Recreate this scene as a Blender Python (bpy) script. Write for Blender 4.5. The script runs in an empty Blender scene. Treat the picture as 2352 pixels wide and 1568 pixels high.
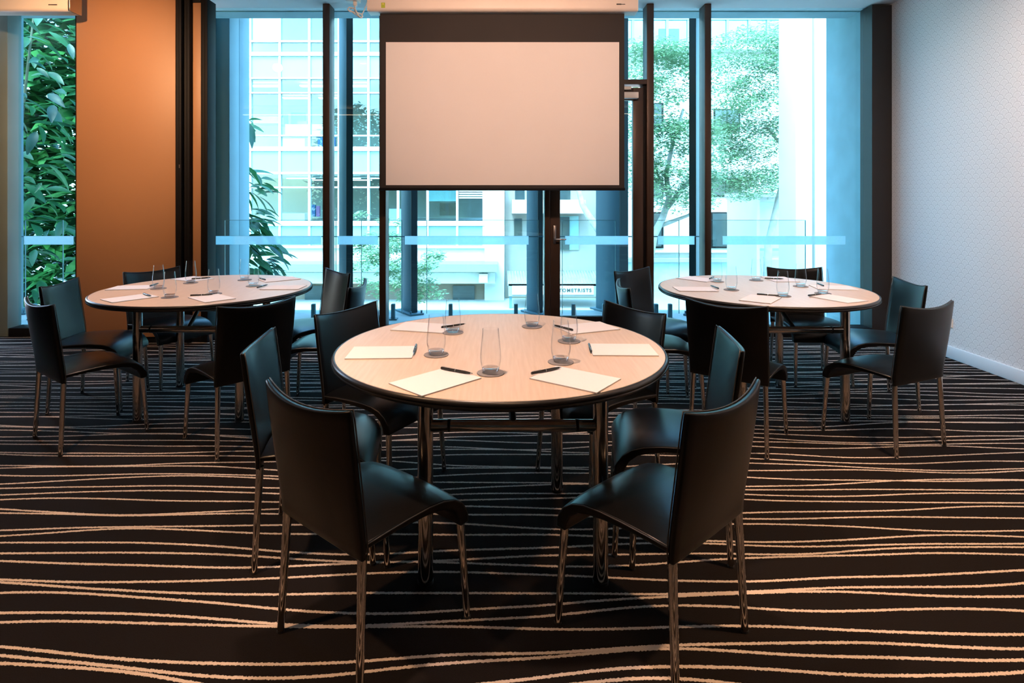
import bpy, bmesh, math, random
from mathutils import Vector, Matrix
sc = bpy.context.scene
rnd = random.Random(7)
# ------------------------------------------------------------------ camera
F, CX, HY, H = 1362.0, 1152.0, 447.0, 1.345        # focal (px), vanishing point, horizon, eye height
cam = bpy.data.cameras.new('camera')
cam.sensor_width = 36.0
cam.lens = F / 2352 * 36.0
cam.shift_x = (1176 - CX) / 2352
cam.shift_y = (HY - 784) / 2352
cam.clip_start = 0.05; cam.clip_end = 500
camo = bpy.data.objects.new('camera', cam)
camo.location = (0, 0, H); camo.rotation_euler = (math.pi / 2, 0, 0)
sc.collection.objects.link(camo); sc.camera = camo
# ------------------------------------------------------------------ world, sun, exposure
w = bpy.data.worlds.new('sky'); sc.world = w; w.use_nodes = True
wn = w.node_tree.nodes; wn.clear()
wo = wn.new('ShaderNodeOutputWorld'); wb = wn.new('ShaderNodeBackground'); ws = wn.new('ShaderNodeTexSky')
ws.sky_type = 'NISHITA'; ws.sun_disc = False
ws.sun_elevation = math.radians(60); ws.sun_rotation = math.radians(200); ws.air_density = 1.0; ws.dust_density = 2.0
wb.inputs['Strength'].default_value = 3.0
w.node_tree.links.new(ws.outputs[0], wb.inputs[0]); w.node_tree.links.new(wb.outputs[0], wo.inputs[0])
sl = bpy.data.lights.new('sun', 'SUN'); sl.energy = 3.5; sl.angle = math.radians(0.6); sl.color = (1.0, 0.96, 0.9)
so = bpy.data.objects.new('sun', sl); so.rotation_euler = (math.radians(30), 0, math.radians(-20)); so.location = (0, -10, 30)
sc.collection.objects.link(so)
sc.view_settings.view_transform = 'Standard'; sc.view_settings.look = 'None'
sc.view_settings.exposure = 0.0; sc.view_settings.gamma = 1.0; sc.view_settings.use_curve_mapping = False
cy = sc.cycles
cy.use_denoising = True; cy.max_bounces = 10; cy.diffuse_bounces = 4; cy.glossy_bounces = 5
cy.transmission_bounces = 10; cy.transparent_max_bounces = 40
cy.caustics_reflective = False; cy.caustics_refractive = False
cy.sample_clamp_indirect = 4.0; cy.blur_glossy = 0.5

# ------------------------------------------------------------------ helpers
def P(px, py, y):                      # photograph pixel + distance -> world point
    return Vector(((px - CX) / F * y, y, H - (py - HY) / F * y))
def X(px, y): return (px - CX) / F * y
def Zp(py, y): return H - (py - HY) / F * y
def link(o, parent=None):
    sc.collection.objects.link(o)
    if parent is not None:
        o.parent = parent; kids.setdefault(parent.name, []).append(o)
    return o
def tag(o, label=None, cat=None, group=None, kind=None):
    if label: o['label'] = label
    if cat: o['category'] = cat
    if group: o['group'] = group
    if kind: o['kind'] = kind
    return o
def empty(name, loc=(0, 0, 0), rz=0.0, **k):
    o = bpy.data.objects.new(name, None); o.location = loc; o.rotation_euler = (0, 0, rz); o.empty_display_size = 0.1
    link(o); return tag(o, **k)
def mesh_obj(name, me, mat, parent=None, loc=(0, 0, 0), rot=(0, 0, 0), scale=(1, 1, 1)):
    o = bpy.data.objects.new(name, me)
    if mat is not None and not me.materials: me.materials.append(mat)
    o.location = loc; o.rotation_euler = rot; o.scale = scale
    return link(o, parent)
def finish(bm, name, smooth=False, angle=None):
    bmesh.ops.recalc_face_normals(bm, faces=bm.faces)
    me = bpy.data.meshes.new(name); bm.to_mesh(me); bm.free()
    if smooth:
        for p in me.polygons: p.use_smooth = True
        if angle is not None: me.set_sharp_from_angle(angle=math.radians(angle))
    return me
def add_box(bm, x0, x1, y0, y1, z0, z1, bev=0.0):
    vs = [bm.verts.new(c) for c in ((x0,y0,z0),(x1,y0,z0),(x1,y1,z0),(x0,y1,z0),(x0,y0,z1),(x1,y0,z1),(x1,y1,z1),(x0,y1,z1))]
    fs = [bm.faces.new([vs[i] for i in f]) for f in ((3,2,1,0),(4,5,6,7),(0,1,5,4),(1,2,6,5),(2,3,7,6),(3,0,4,7))]
    if bev > 0:
        es = list({e for f in fs for e in f.edges})
        bmesh.ops.bevel(bm, geom=es, offset=bev, segments=2, affect='EDGES', profile=0.5)
def box(name, x0, x1, y0, y1, z0, z1, mat, parent=None, bev=0.0, org=None):
    bm = bmesh.new()
    if x0 > x1: x0, x1 = x1, x0
    if z0 > z1: z0, z1 = z1, z0
    if org is None: org = ((x0+x1)/2, (y0+y1)/2, z0) if parent is None else (0, 0, 0)
    add_box(bm, x0-org[0], x1-org[0], y0-org[1], y1-org[1], z0-org[2], z1-org[2], bev)
    return mesh_obj(name, finish(bm, name, bev > 0, 50), mat, parent, loc=org)
def add_tube(bm, pts, r, seg=12, caps=True):
    """tube through pts; r is a radius or a list of radii"""
    n = len(pts); pts = [Vector(p) for p in pts]
    rr = r if isinstance(r, (list, tuple)) else [r]*n
    rings = []; up = None
    for i, p in enumerate(pts):
        d = (pts[min(i+1, n-1)] - pts[max(i-1, 0)]).normalized()
        if up is None:
            up = Vector((0,0,1)) if abs(d.z) < 0.9 else Vector((1,0,0))
        a = d.cross(up).normalized(); b = a.cross(d).normalized(); up = b
        rings.append([bm.verts.new(p + a*math.cos(2*math.pi*k/seg)*rr[i] + b*math.sin(2*math.pi*k/seg)*rr[i]) for k in range(seg)])
    for i in range(n-1):
        for k in range(seg):
            bm.faces.new((rings[i][k], rings[i][(k+1)%seg], rings[i+1][(k+1)%seg], rings[i+1][k]))
    if caps:
        bm.faces.new(rings[0][::-1]); bm.faces.new(rings[-1])
def tube(name, pts, r, mat, parent=None, seg=12):
    bm = bmesh.new(); add_tube(bm, pts, r, seg)
    return mesh_obj(name, finish(bm, name, True, 50), mat, parent)
def lathe_me(name, prof, seg=48, smooth=True, angle=40, closed=False):
    bm = bmesh.new(); rings = []
    for r, z in prof:
        if r < 1e-6: rings.append([bm.verts.new((0, 0, z))])
        else: rings.append([bm.verts.new((r*math.cos(2*math.pi*k/seg), r*math.sin(2*math.pi*k/seg), z)) for k in range(seg)])
    pairs = list(zip(rings, rings[1:])) + ([(rings[-1], rings[0])] if closed else [])
    for a, b in pairs:
        for k in range(seg):
            k2 = (k+1) % seg
            if len(a) == 1 and len(b) == 1: continue
            if len(a) == 1: bm.faces.new((a[0], b[k], b[k2]))
            elif len(b) == 1: bm.faces.new((a[k], b[0], a[k2]))
            else: bm.faces.new((a[k], a[k2], b[k2], b[k]))
    return finish(bm, name, smooth, angle)
def bake(o):                          # apply modifiers into a plain mesh
    dg = bpy.context.evaluated_depsgraph_get(); dg.update()
    me = bpy.data.meshes.new_from_object(o.evaluated_get(dg)); o.modifiers.clear(); o.data = me
def copy_tree(o, parent=None):
    c = o.copy(); sc.collection.objects.link(c); c.parent = parent
    for ch in kids.get(o.name, []): copy_tree(ch, c)
    return c
kids = {}

# ------------------------------------------------------------------ materials
class NT:
    def __init__(s, name):
        s.m = bpy.data.materials.new(name); s.m.use_nodes = True; s.t = s.m.node_tree; s.n = s.t.nodes; s.n.clear()
        s.out = s.n.new('ShaderNodeOutputMaterial')
    def node(s, typ, **kw):
        n = s.n.new(typ)
        for k, v in kw.items():
            if k.startswith('i_'):
                s.put(n.inputs[k[2:].replace('_', ' ')], v)
            else: setattr(n, k, v)
        return n
    def put(s, sock, v):
        if isinstance(v, bpy.types.NodeSocket): s.t.links.new(v, sock)
        else: sock.default_value = v
    def math(s, op, a, b=None, c=None, clamp=False):
        n = s.n.new('ShaderNodeMath'); n.operation = op; n.use_clamp = clamp
        s.put(n.inputs[0], a)
        if b is not None: s.put(n.inputs[1], b)
        if c is not None: s.put(n.inputs[2], c)
        return n.outputs[0]
    def xyz(s, x, y, z):
        n = s.n.new('ShaderNodeCombineXYZ'); s.put(n.inputs[0], x); s.put(n.inputs[1], y); s.put(n.inputs[2], z); return n.outputs[0]
    def noise(s, vec, scale, detail=2.0, rough=0.5):
        n = s.n.new('ShaderNodeTexNoise'); s.put(n.inputs['Vector'], vec); n.inputs['Scale'].default_value = scale
        n.inputs['Detail'].default_value = detail; n.inputs['Roughness'].default_value = rough; return n.outputs[0]
    def mix(s, fac, a, b):
        n = s.n.new('ShaderNodeMix'); n.data_type = 'RGBA'; s.put(n.inputs[0], fac); s.put(n.inputs[6], a); s.put(n.inputs[7], b); return n.outputs[2]
    def ramp(s, fac, stops):
        n = s.n.new('ShaderNodeValToRGB'); s.put(n.inputs[0], fac); e = n.color_ramp.elements
        while len(e) < len(stops): e.new(0.5)
        for q, (p, c) in zip(e, stops): q.position = p; q.color = c
        return n.outputs[0]
    def coord(s, which='Object'): return s.n.new('ShaderNodeTexCoord').outputs[which]
    def sep(s, v):
        n = s.n.new('ShaderNodeSeparateXYZ'); s.put(n.inputs[0], v); return n.outputs
    def bsdf(s, color, rough=0.5, metal=0.0, spec=None, bump=None, bstr=0.2, bdist=0.002, **kw):
        b = s.n.new('ShaderNodeBsdfPrincipled'); s.put(b.inputs['Base Color'], color); s.put(b.inputs['Roughness'], rough)
        b.inputs['Metallic'].default_value = metal
        if spec is not None: b.inputs['Specular IOR Level'].default_value = spec
        for k, v in kw.items(): s.put(b.inputs[k.replace('_', ' ')], v)
        if bump is not None:
            n = s.n.new('ShaderNodeBump'); n.inputs['Strength'].default_value = bstr; n.inputs['Distance'].default_value = bdist
            s.put(n.inputs['Height'], bump); s.t.links.new(n.outputs[0], b.inputs['Normal'])
        s.t.links.new(b.outputs[0], s.out.inputs[0]); return s.m
def col(r, g, b): return (r, g, b, 1.0)
def varied(name, c, rough, var=0.08, scale=3.0, metal=0.0, bump=0.0, spec=None, bscale=80.0):
    """plain colour with a little procedural tone variation"""
    t = NT(name); v = t.coord()
    n = t.noise(v, scale, 3)
    a = col(*[x*(1-var) for x in c]); b = col(*[min(1, x*(1+var)) for x in c])
    return t.bsdf(t.ramp(n, [(0.3, a), (0.7, b)]), rough, metal, spec, bump=t.noise(v, bscale, 2) if bump else None, bstr=bump)
M = {}
M['leather'] = (lambda t: t.bsdf(t.ramp(t.noise(t.coord(), 6, 3), [(0.3, col(.0018,.0017,.0016)), (0.7, col(.0028,.0026,.0024))]), 0.30, spec=0.24,
                 bump=t.noise(t.coord(), 260, 3), bstr=0.12, bdist=0.001))(NT('black_leather'))
M['seam'] = varied('leather_seam', (.018,.016,.014), .45, .1)
M['chrome'] = varied('chrome', (.62,.58,.54), .09, .03, metal=1.0)
M['chrome_table'] = varied('polished_steel', (.58,.54,.50), .12, .03, metal=1.0)
M['blackplastic'] = varied('black_plastic', (.012,.012,.013), .45, .1)
M['bronze'] = varied('dark_bronze_metal', (.05,.028,.017), .38, .12, metal=.25, scale=1.5)
M['darkpost'] = varied('dark_brown_cladding', (.011,.007,.005), .5, .15)
M['blackframe'] = varied('black_frame', (.006,.006,.007), .6, .1, spec=.15)
M['greyframe'] = varied('grey_green_frame', (.17,.22,.21), .45, .05)
M['orange'] = varied('orange_brown_laminate', (.36,.185,.09), .5, .05, scale=.8)
M['ceiling'] = varied('ceiling_paint', (.8,.8,.8), .9, .02)
M['darkwall'] = varied('dark_timber_panel', (.022,.016,.012), .5, .2)
M['baseboard'] = varied('white_skirting_paint', (.75,.77,.8), .45, .02)
M['screen'] = varied('projection_fabric', (.82,.78,.76), .95, .01)
M['screenblack'] = varied('screen_black_border', (.012,.008,.006), .7, .1)
M['housing'] = varied('cream_housing', (.75,.66,.58), .4, .03)
M['green'] = varied('green_sticker', (.42,.5,.03), .5, .1)
M['white_small'] = varied('white_plastic', (.8,.76,.7), .4, .03)
M['steel'] = varied('brushed_steel', (.45,.42,.4), .3, .05, metal=1)
M['edge'] = varied('black_table_edge', (.012,.011,.011), .32, .1)
M['paper'] = varied('notepad_paper', (.76,.74,.76), .8, .01)
M['coaster'] = varied('grey_felt_coaster', (.24,.225,.23), .9, .1, scale=60)
M['pen'] = varied('black_pen', (.015,.014,.013), .25, .1)
M['silver'] = varied('silver_ring', (.8,.78,.75), .2, .03, metal=1)
def wood():
    t = NT('pale_wood_laminate'); v = t.sep(t.coord())
    g = t.noise(t.xyz(t.math('MULTIPLY', v[0], 90.0), t.math('MULTIPLY', v[1], 5.0), 0.0), 1.0, 4)
    return t.bsdf(t.ramp(g, [(.3, col(.60,.46,.36)), (.7, col(.67,.53,.43))]), .38, spec=.45)
M['wood'] = wood()
def carpet():
    t = NT('striped_carpet'); v = t.sep(t.coord())
    x, y = v[0], v[1]; S = 0.0625
    jit = t.noise(t.xyz(t.math('MULTIPLY', x, 1.0), y, 0.0), 140.0, 2)
    warp = t.noise(t.xyz(t.math('MULTIPLY', x, .45), t.math('MULTIPLY', y, .8), 3.0), 1.0, 1)
    vv = t.math('DIVIDE', y, S)
    vv = t.math('ADD', vv, t.math('MULTIPLY', t.math('SUBTRACT', warp, .5), 2.2))
    vv = t.math('ADD', vv, t.math('MULTIPLY', t.math('SUBTRACT', jit, .5), .17))
    idn = t.math('FLOOR', vv); dist = None
    for k in (-2, -1, 0, 1, 2):
        n = t.math('ADD', idn, float(k))
        nz = t.noise(t.xyz(t.math('MULTIPLY', x, .78), t.math('MULTIPLY', n, 7.37), 0.0), 1.0, 0.6)
        pos = t.math('ADD', n, t.math('ADD', .5, t.math('MULTIPLY', t.math('SUBTRACT', nz, .5), 3.9)))
        d = t.math('ABSOLUTE', t.math('SUBTRACT', vv, pos))
        dist = d if dist is None else t.math('MINIMUM', dist, d)
    mr = t.n.new('ShaderNodeMapRange'); mr.interpolation_type = 'SMOOTHSTEP'
    t.put(mr.inputs[0], dist); mr.inputs[1].default_value = .105; mr.inputs[2].default_value = .075; mr.inputs[3].default_value = 0; mr.inputs[4].default_value = 1
    pile = t.noise(t.coord(), 420.0, 2)
    base = t.ramp(pile, [(.25, col(.004,.0032,.003)), (.75, col(.013,.010,.009))])
    line = t.ramp(pile, [(.2, col(.40,.33,.28)), (.8, col(.62,.53,.46))])
    return t.bsdf(t.mix(mr.outputs[0], base, line), .95, spec=.05, bump=t.math('ADD', pile, mr.outputs[0]), bstr=.5, bdist=.004)
M['carpet'] = carpet()
def wallpaper():
    t = NT('scallop_wallpaper'); v = t.sep(t.coord())
    Wd, p = .074, .036; r = Wd/2
    u, z = v[1], v[2]
    k = t.math('FLOOR', t.math('DIVIDE', z, p))
    def cell(kk):
        par = t.math('MULTIPLY', t.math('MODULO', t.math('ADD', kk, 1000.0), 2.0), .5)
        uu = t.math('ADD', t.math('DIVIDE', u, Wd), par)
        dx = t.math('MULTIPLY', t.math('SUBTRACT', uu, t.math('ROUND', uu)), Wd)
        dz = t.math('SUBTRACT', z, t.math('MULTIPLY', kk, p))
        d = t.math('DIVIDE', t.math('SQRT', t.math('ADD', t.math('MULTIPLY', dx, dx), t.math('MULTIPLY', dz, dz))), r)
        return dx, dz, d
    a = cell(k); b = cell(t.math('ADD', k, 1.0))
    ina = t.math('LESS_THAN', a[2], 1.0)
    def sel(i): return t.math('ADD', t.math('MULTIPLY', ina, a[i]), t.math('MULTIPLY', t.math('SUBTRACT', 1.0, ina), b[i]))
    dx, dz, d = sel(0), sel(1), sel(2)
    tipz = t.math('ADD', dz, r)                                         # height above the fan's tip
    ang = t.math('ARCTAN2', dx, t.math('ADD', tipz, .002))
    rays = t.math('MULTIPLY', t.math('SINE', t.math('MULTIPLY', ang, 42.0)), .5)
    rim = t.math('GREATER_THAN', d, .93); rim2 = t.math('MULTIPLY', t.math('GREATER_THAN', d, .74), t.math('LESS_THAN', d, .82))
    tip = t.math('POWER', t.math('SUBTRACT', 1.0, t.math('DIVIDE', tipz, Wd), clamp=True), 4.0)
    g = t.math('ADD', .5, t.math('MULTIPLY', rays, .22))
    g = t.math('ADD', g, t.math('MULTIPLY', rim2, .3)); g = t.math('ADD', g, t.math('MULTIPLY', tip, .55)); g = t.math('SUBTRACT', g, t.math('MULTIPLY', rim, .5))
    return t.bsdf(t.ramp(g, [(0.0, col(.46,.45,.455)), (1.0, col(.98,.96,.96))]), .6, spec=.3, bump=g, bstr=.25, bdist=.002)
M['wallpaper'] = wallpaper()
def pane_mat(name, tint, refl=.05, edge=.6, rough=0.0):
    """thin architectural glass: tinted see-through with a mirror coat that grows towards grazing"""
    t = NT(name)
    lw = t.n.new('ShaderNodeLayerWeight'); lw.inputs[0].default_value = .5
    fac = t.math('ADD', refl, t.math('MULTIPLY', t.math('POWER', lw.outputs['Facing'], 5.0), edge), clamp=True)
    v = t.noise(t.coord(), .7, 1)
    c = t.ramp(v, [(.2, col(*[x*.985 for x in tint])), (.8, col(*tint))])
    tr = t.n.new('ShaderNodeBsdfTransparent'); t.put(tr.inputs[0], c)
    gl = t.n.new('ShaderNodeBsdfGlossy'); gl.inputs['Roughness'].default_value = rough
    mx = t.n.new('ShaderNodeMixShader'); t.put(mx.inputs[0], fac); t.t.links.new(tr.outputs[0], mx.inputs[1]); t.t.links.new(gl.outputs[0], mx.inputs[2])
    t.t.links.new(mx.outputs[0], t.out.inputs[0]); return t.m
M['window_glass'] = pane_mat('tinted_window_glass', (.66,.93,.97), .045, .5)
M['balustrade_glass'] = pane_mat('balustrade_glass', (.93,.985,.98), .015, .4)
M['tumbler_glass'] = pane_mat('clear_tumbler_glass', (1,1,1), .008, 1.0)
M['office_glass'] = pane_mat('office_pane_glass', (.86,.95,.95), .05, .6)
def frosted():
    t = NT('frosted_film'); n = t.noise(t.coord(), 40, 2)
    tr = t.n.new('ShaderNodeBsdfTransparent'); tr.inputs[0].default_value = col(.85,.97,1)
    di = t.n.new('ShaderNodeBsdfTranslucent'); t.put(di.inputs[0], t.ramp(n, [(.3, col(.72,.88,.93)), (.7, col(.78,.93,.97))]))
    d2 = t.n.new('ShaderNodeBsdfDiffuse'); d2.inputs[0].default_value = col(.5,.56,.58)
    m1 = t.n.new('ShaderNodeMixShader'); m1.inputs[0].default_value = .25; t.t.links.new(di.outputs[0], m1.inputs[1]); t.t.links.new(d2.outputs[0], m1.inputs[2])
    mx = t.n.new('ShaderNodeMixShader'); mx.inputs[0].default_value = .7; t.t.links.new(tr.outputs[0], mx.inputs[1]); t.t.links.new(m1.outputs[0], mx.inputs[2])
    t.t.links.new(mx.outputs[0], t.out.inputs[0]); return t.m
M['frosted'] = frosted()
def glass_solid():
    t = NT('thick_glass_base'); b = t.bsdf(col(1,1,1), .0, Transmission_Weight=1.0, IOR=1.45); return b
M['glass_solid'] = pane_mat('thick_glass_base', (.97,.97,.98), .22, .9, .08)
def emis(name, c, s):
    t = NT(name); e = t.n.new('ShaderNodeEmission'); e.inputs[0].default_value = col(*c); e.inputs[1].default_value = s
    t.t.links.new(e.outputs[0], t.out.inputs[0]); return t.m
M['cove'] = emis('cove_light', (1.0,.66,.43), 10.0)
M['lamp'] = emis('downlight_glow', (1.0,.78,.55), 20.0)
M['office_lamp'] = emis('office_ceiling_light', (1,1,1), 6.0)
# exterior
M['concrete'] = varied('concrete', (.36,.50,.54), .85, .1, scale=4, bump=.1)
M['bwhite'] = varied('white_facade_paint', (.50,.50,.49), .7, .03)
M['spandrel'] = varied('pale_spandrel_glass', (.20,.33,.34), .35, .05, scale=.6)
M['beige'] = varied('beige_render', (.27,.24,.22), .85, .05, scale=1.2)
M['brick'] = varied('brown_render', (.2,.15,.12), .85, .1, scale=1.2)
M['colsteel'] = varied('blue_cast_steel', (.085,.17,.215), .5, .05)  # blue cast of the tinted window glass put into the base colour
M['colsteel_light'] = varied('blue_cast_cladding', (.19,.30,.37), .55, .05)  # lighter tone, with the glass's blue cast mixed in as well
M['coldark'] = varied('dark_steel_edge', (.012,.022,.032), .5, .05)
M['street'] = varied('street_paving', (.36,.36,.35), .9, .06, scale=1)
M['balcony'] = varied('balcony_tiles', (.4,.41,.41), .6, .05)
M['darkwin'] = varied('dark_window_glass', (.035,.05,.055), .1, .2)
M['roof'] = varied('corrugated_roof', (.24,.25,.26), .6, .1)
M['interior'] = varied('office_interior', (.4,.4,.39), .9, .1, scale=.8)
M['ceil_office'] = varied('office_ceiling', (.7,.72,.72), .9, .05)
M['desk'] = varied('office_desk', (.7,.72,.72), .6, .05)
M['blue'] = varied('blue_poster', (.05,.12,.3), .6, .1)
M['purple'] = varied('purple_poster', (.35,.12,.3), .6, .1)
M['yellow'] = varied('yellow_poster', (.75,.6,.12), .6, .1)
M['bark'] = varied('pale_bark', (.3,.28,.26), .9, .2, scale=8)
M['stem'] = varied('green_brown_stem', (.05,.06,.03), .8, .2, scale=8)
M['signgrey'] = varied('grey_lettering', (.05,.055,.06), .7, .05)
def leafmat(name, a, b, tl=.35):
    t = NT(name); n = t.noise(t.n.new('ShaderNodeObjectInfo').outputs['Location'], 3.1, 2)
    n2 = t.noise(t.coord(), 2.0, 2); f = t.math('MULTIPLY', t.math('ADD', n, n2), .5)
    c = t.ramp(f, [(.35, col(*a)), (.62, col(*b))])
    bs = t.n.new('ShaderNodeBsdfPrincipled'); t.put(bs.inputs['Base Color'], c); bs.inputs['Roughness'].default_value = .4
    tr = t.n.new('ShaderNodeBsdfTranslucent'); t.put(tr.inputs[0], c)
    mx = t.n.new('ShaderNodeMixShader'); mx.inputs[0].default_value = tl
    t.t.links.new(bs.outputs[0], mx.inputs[1]); t.t.links.new(tr.outputs[0], mx.inputs[2]); t.t.links.new(mx.outputs[0], t.out.inputs[0]); return t.m
M['leaf_big'] = leafmat('glossy_leaf', (.007,.05,.042), (.045,.19,.045))
M['leaf_fine'] = leafmat('fine_leaf', (.10,.22,.12), (.30,.44,.26))

# ------------------------------------------------------------------ the room
YW = 5.62           # inner face of the window wall
YG = 5.755          # glass plane
CZ = 3.155          # ceiling height
XR = 3.70; XL = -6.6; YB = -1.0
def struct(name, *a, **k):
    o = box(name, *a, **k); o['kind'] = 'structure'; return o
struct('floor', XL, XR, YB, YW, -.12, 0, M['carpet'], org=(0,0,0))
struct('ceiling', XL-.2, XR+.2, YB-.2, YW+.25, CZ, CZ+.5, M['ceiling'], org=(0,0,0))
struct('wall_right', XR, XR+.2, YB, YW+.14, -.1, CZ, M['wallpaper'], org=(XR,0,0))
struct('wall_left', XL-.2, XL, YB, YW+.14, -.1, CZ, M['darkwall'], org=(XL,0,0))
struct('wall_back', XL, XR, YB-.2, YB, -.1, CZ, M['darkwall'])
struct('baseboard_right', XR-.016, XR, YB, YW-.002, 0, .1, M['baseboard'], bev=.003)
# cove light washing the ceiling above the back wall
cv = empty('cove_light', (0, YB+.12, CZ-.16), label='warm linear cove light above the dark back wall', cat='light')
box('ledge', XL+.1, XR-.1, -.12, .06, -.02, 0.0, M['darkwall'], cv)
box('light_strip', XL+.2, XR-.2, -.03, .03, 0.0, .02, M['cove'], cv)

# ---- ceiling downlights (modelled fittings with their own lamps, one added as wall fill)
def downlight(x, y, power, cone, blend, color, tgt=None, label='', rad=.06):
    e = empty('downlight', (x, y, CZ), label=label, cat='ceiling light', group='ceiling downlights')
    mesh_obj('trim_ring', lathe_me('trim_ring', [(.045,-.001),(.075,-.001),(.078,-.008),(.045,-.008)], 24, closed=True), M['white_small'], e)
    mesh_obj('lens', lathe_me('lens', [(0,-.003),(.045,-.003)], 24), M['lamp'], e)
    L = bpy.data.lights.new('spot', 'SPOT'); L.energy = power; L.spot_size = math.radians(cone); L.spot_blend = blend
    L.color = color; L.shadow_soft_size = rad
    lo = bpy.data.objects.new('spot', L); lo.location = (0, 0, -.05); link(lo, e)
    if tgt is not None:
        d = Vector(tgt) - Vector((x, y, CZ-.05)); lo.rotation_euler = d.to_track_quat('-Z', 'Y').to_euler()
    return e
WARM = (1.0, .56, .29); WARM2 = (1.0, .64, .46)
LT = [
 (-.45, 1.85, 330, 62, .8, WARM2, (0, 2.35, .74), 'downlight over the middle table'),
 (-1.9, 3.35, 250, 62, .8, WARM2, (-1.9, 3.8, .74), 'downlight over the table beside the orange panel'),
 (1.65, 3.35, 250, 62, .8, WARM2, (1.68, 3.8, .74), 'downlight over the table beside the wallpaper'),
 (2.0, 1.6, 580, 70, 1, WARM, (1.75, 1.85, 0), 'downlight over the bare carpet by the wallpaper wall'),
 (-1.9, 1.2, 520, 76, 1, WARM, (-1.7, 1.5, 0), 'downlight over the bare carpet by the dark side wall'),
 (.2, .6, 50, 80, 1, WARM, (.2, 1.0, 0), 'downlight over the carpet before the back wall'),
 (-.4, 2.2, 205, 76, .9, (1.0,.6,.42), (-.1, 5.2, 2.45), 'downlight tilted towards the projector screen'),
 (.6, 2.2, 205, 76, .9, (1.0,.6,.42), (.3, 5.2, 2.45), 'second downlight tilted towards the projector screen'),
 (-3.1, 3.3, 430, 84, 1, WARM, (-3.6, 5.4, 2.05), 'downlight washing the orange partition panel'),
 (1.6, .7, 480, 96, 1, (1.0,.72,.58), (3.7, 2.6, 1.7), 'downlight washing the wallpaper wall far from the windows'),
 (2.0, 2.9, 190, 80, 1, (1.0,.82,.76), (3.7, 4.0, 1.5), 'downlight added to brighten the wallpaper wall near the windows'),  # added fill lamp, lifts the wall where daylight falls short
]
for a in LT: downlight(*a[:7], label='small round recessed ' + a[7])

# ------------------------------------------------------------------ window wall
ZS = Zp(752, YW+.03)      # top of the sill frame
def wempty(name, x): return empty(name, (x, YG, 0), kind='structure')
def wbox(name, par, x0, x1, y0, y1, z0, z1, mat, bev=.003):
    o = par.location
    return box(name, x0-o.x, x1-o.x, y0-o.y, y1-o.y, z0-o.z, z1-o.z, mat, par, bev)
def window(name, gx0, gx1, mull=(), strip=None, z0=None, z1=None, sill=True, framemat=None):
    """gx: glass edges in pixels on the mullion front plane"""
    fm = framemat or M['bronze']
    e = wempty(name, X((gx0+gx1)/2, YG))
    a, b = X(gx0, YW), X(gx1, YW)
    zz0 = ZS if z0 is None else z0; zz1 = CZ if z1 is None else z1
    wbox('pane', e, a-.01, b+.01, YG-.006, YG+.006, zz0-.01, zz1+.005, M['window_glass'], 0)
    for (m0, m1) in mull: wbox('mullion', e, X(m0, YW), X(m1, YW), YW, YG+.03, 0, CZ, fm)
    if sill: wbox('sill', e, a, b, YW, YG+.03, 0, ZS, M['blackframe'])
    if strip:
        y = YG-.0075
        wbox('frosted_strip', e, X(strip[0], y), X(strip[1], y), y-.001, y+.001, Zp(561.5, y), Zp(542, y), M['frosted'], 0)
    return e
window('window_1', 19, 172, [(-12, 17)], (55, 169), framemat=M['greyframe'])
window('window_2', 480, 741, [(741, 757)], (478, 738))
window('window_3', 757, 871, [(871, 886)], (775, 868))
window('window_4', 886, 1251, [(1251, 1263)], (930, 1214))
window('window_5', 1502, 1619, [(1619, 1634)], (1511, 1595))
window('window_6', 1634, 2003, [], (1660, 1942))
# right-hand post beside the wallpaper wall
pst = struct('trim_1', X(2003, YW), XR-.001, YW, YG+.05, 0, CZ-.012, M['darkpost'])
# door
D0, D1 = X(1263, YW), X(1486, YW)
zt0, zt1 = Zp(193, YW), Zp(182, YW)
d = wempty('door_1', (D0+D1)/2)
wbox('mullion', d, X(1486, YW), X(1502, YW), YW, YG+.03, 0, CZ, M['bronze'])
wbox('transom', d, D0, D1, YW, YG+.03, zt0, zt1, M['bronze'])
wbox('pane', d, D0, D1, YG-.006, YG+.006, zt1, CZ+.005, M['window_glass'], 0)
dl = zt0-.03
wbox('stile', d, D0+.004, X(1287, YW), YW+.02, YW+.075, .012, dl, M['bronze'])
wbox('stile', d, X(1455, YW), D1-.03, YW+.02, YW+.075, .012, dl, M['bronze'])
wbox('jamb', d, D1-.028, D1, YW+.04, YG+.03, .0, dl+.03, M['blackframe'])
wbox('top_rail', d, X(1287, YW), X(1455, YW), YW+.02, YW+.075, dl-.12, dl, M['bronze'])
wbox('bottom_rail', d, X(1287, YW), X(1455, YW), YW+.02, YW+.075, .012, Zp(728, YW), M['blackframe'])
wbox('threshold', d, D0, D1, YW, YG+.03, 0, .012, M['blackframe'], 0)
wbox('pane', d, X(1286, YW), X(1456, YW), YW+.042, YW+.054, Zp(730, YW), dl-.11, M['window_glass'], 0)
wbox('frosted_strip', d, X(1298, YW+.04), X(1443, YW+.04), YW+.0395, YW+.0415, Zp(561.5, YW+.04), Zp(542, YW+.04), M['frosted'], 0)
hd = wbox('handle', d, X(1271, YW), X(1277.3, YW), YW+.008, YW+.02, Zp(560, YW), Zp(518, YW), M['steel'], .003)
bm = bmesh.new(); hx, hz = X(1274, YW), Zp(549, YW)
add_tube(bm, [(hx, YW+.012, hz), (hx, YW-.035, hz), (hx+.02, YW-.042, hz), (hx+.105, YW-.042, hz+.001)], [.009,.009,.009,.007], 10)
lv = mesh_obj('lever', finish(bm, 'lever', True, 60), M['steel'], hd, loc=tuple(-v for v in d.location))
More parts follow.
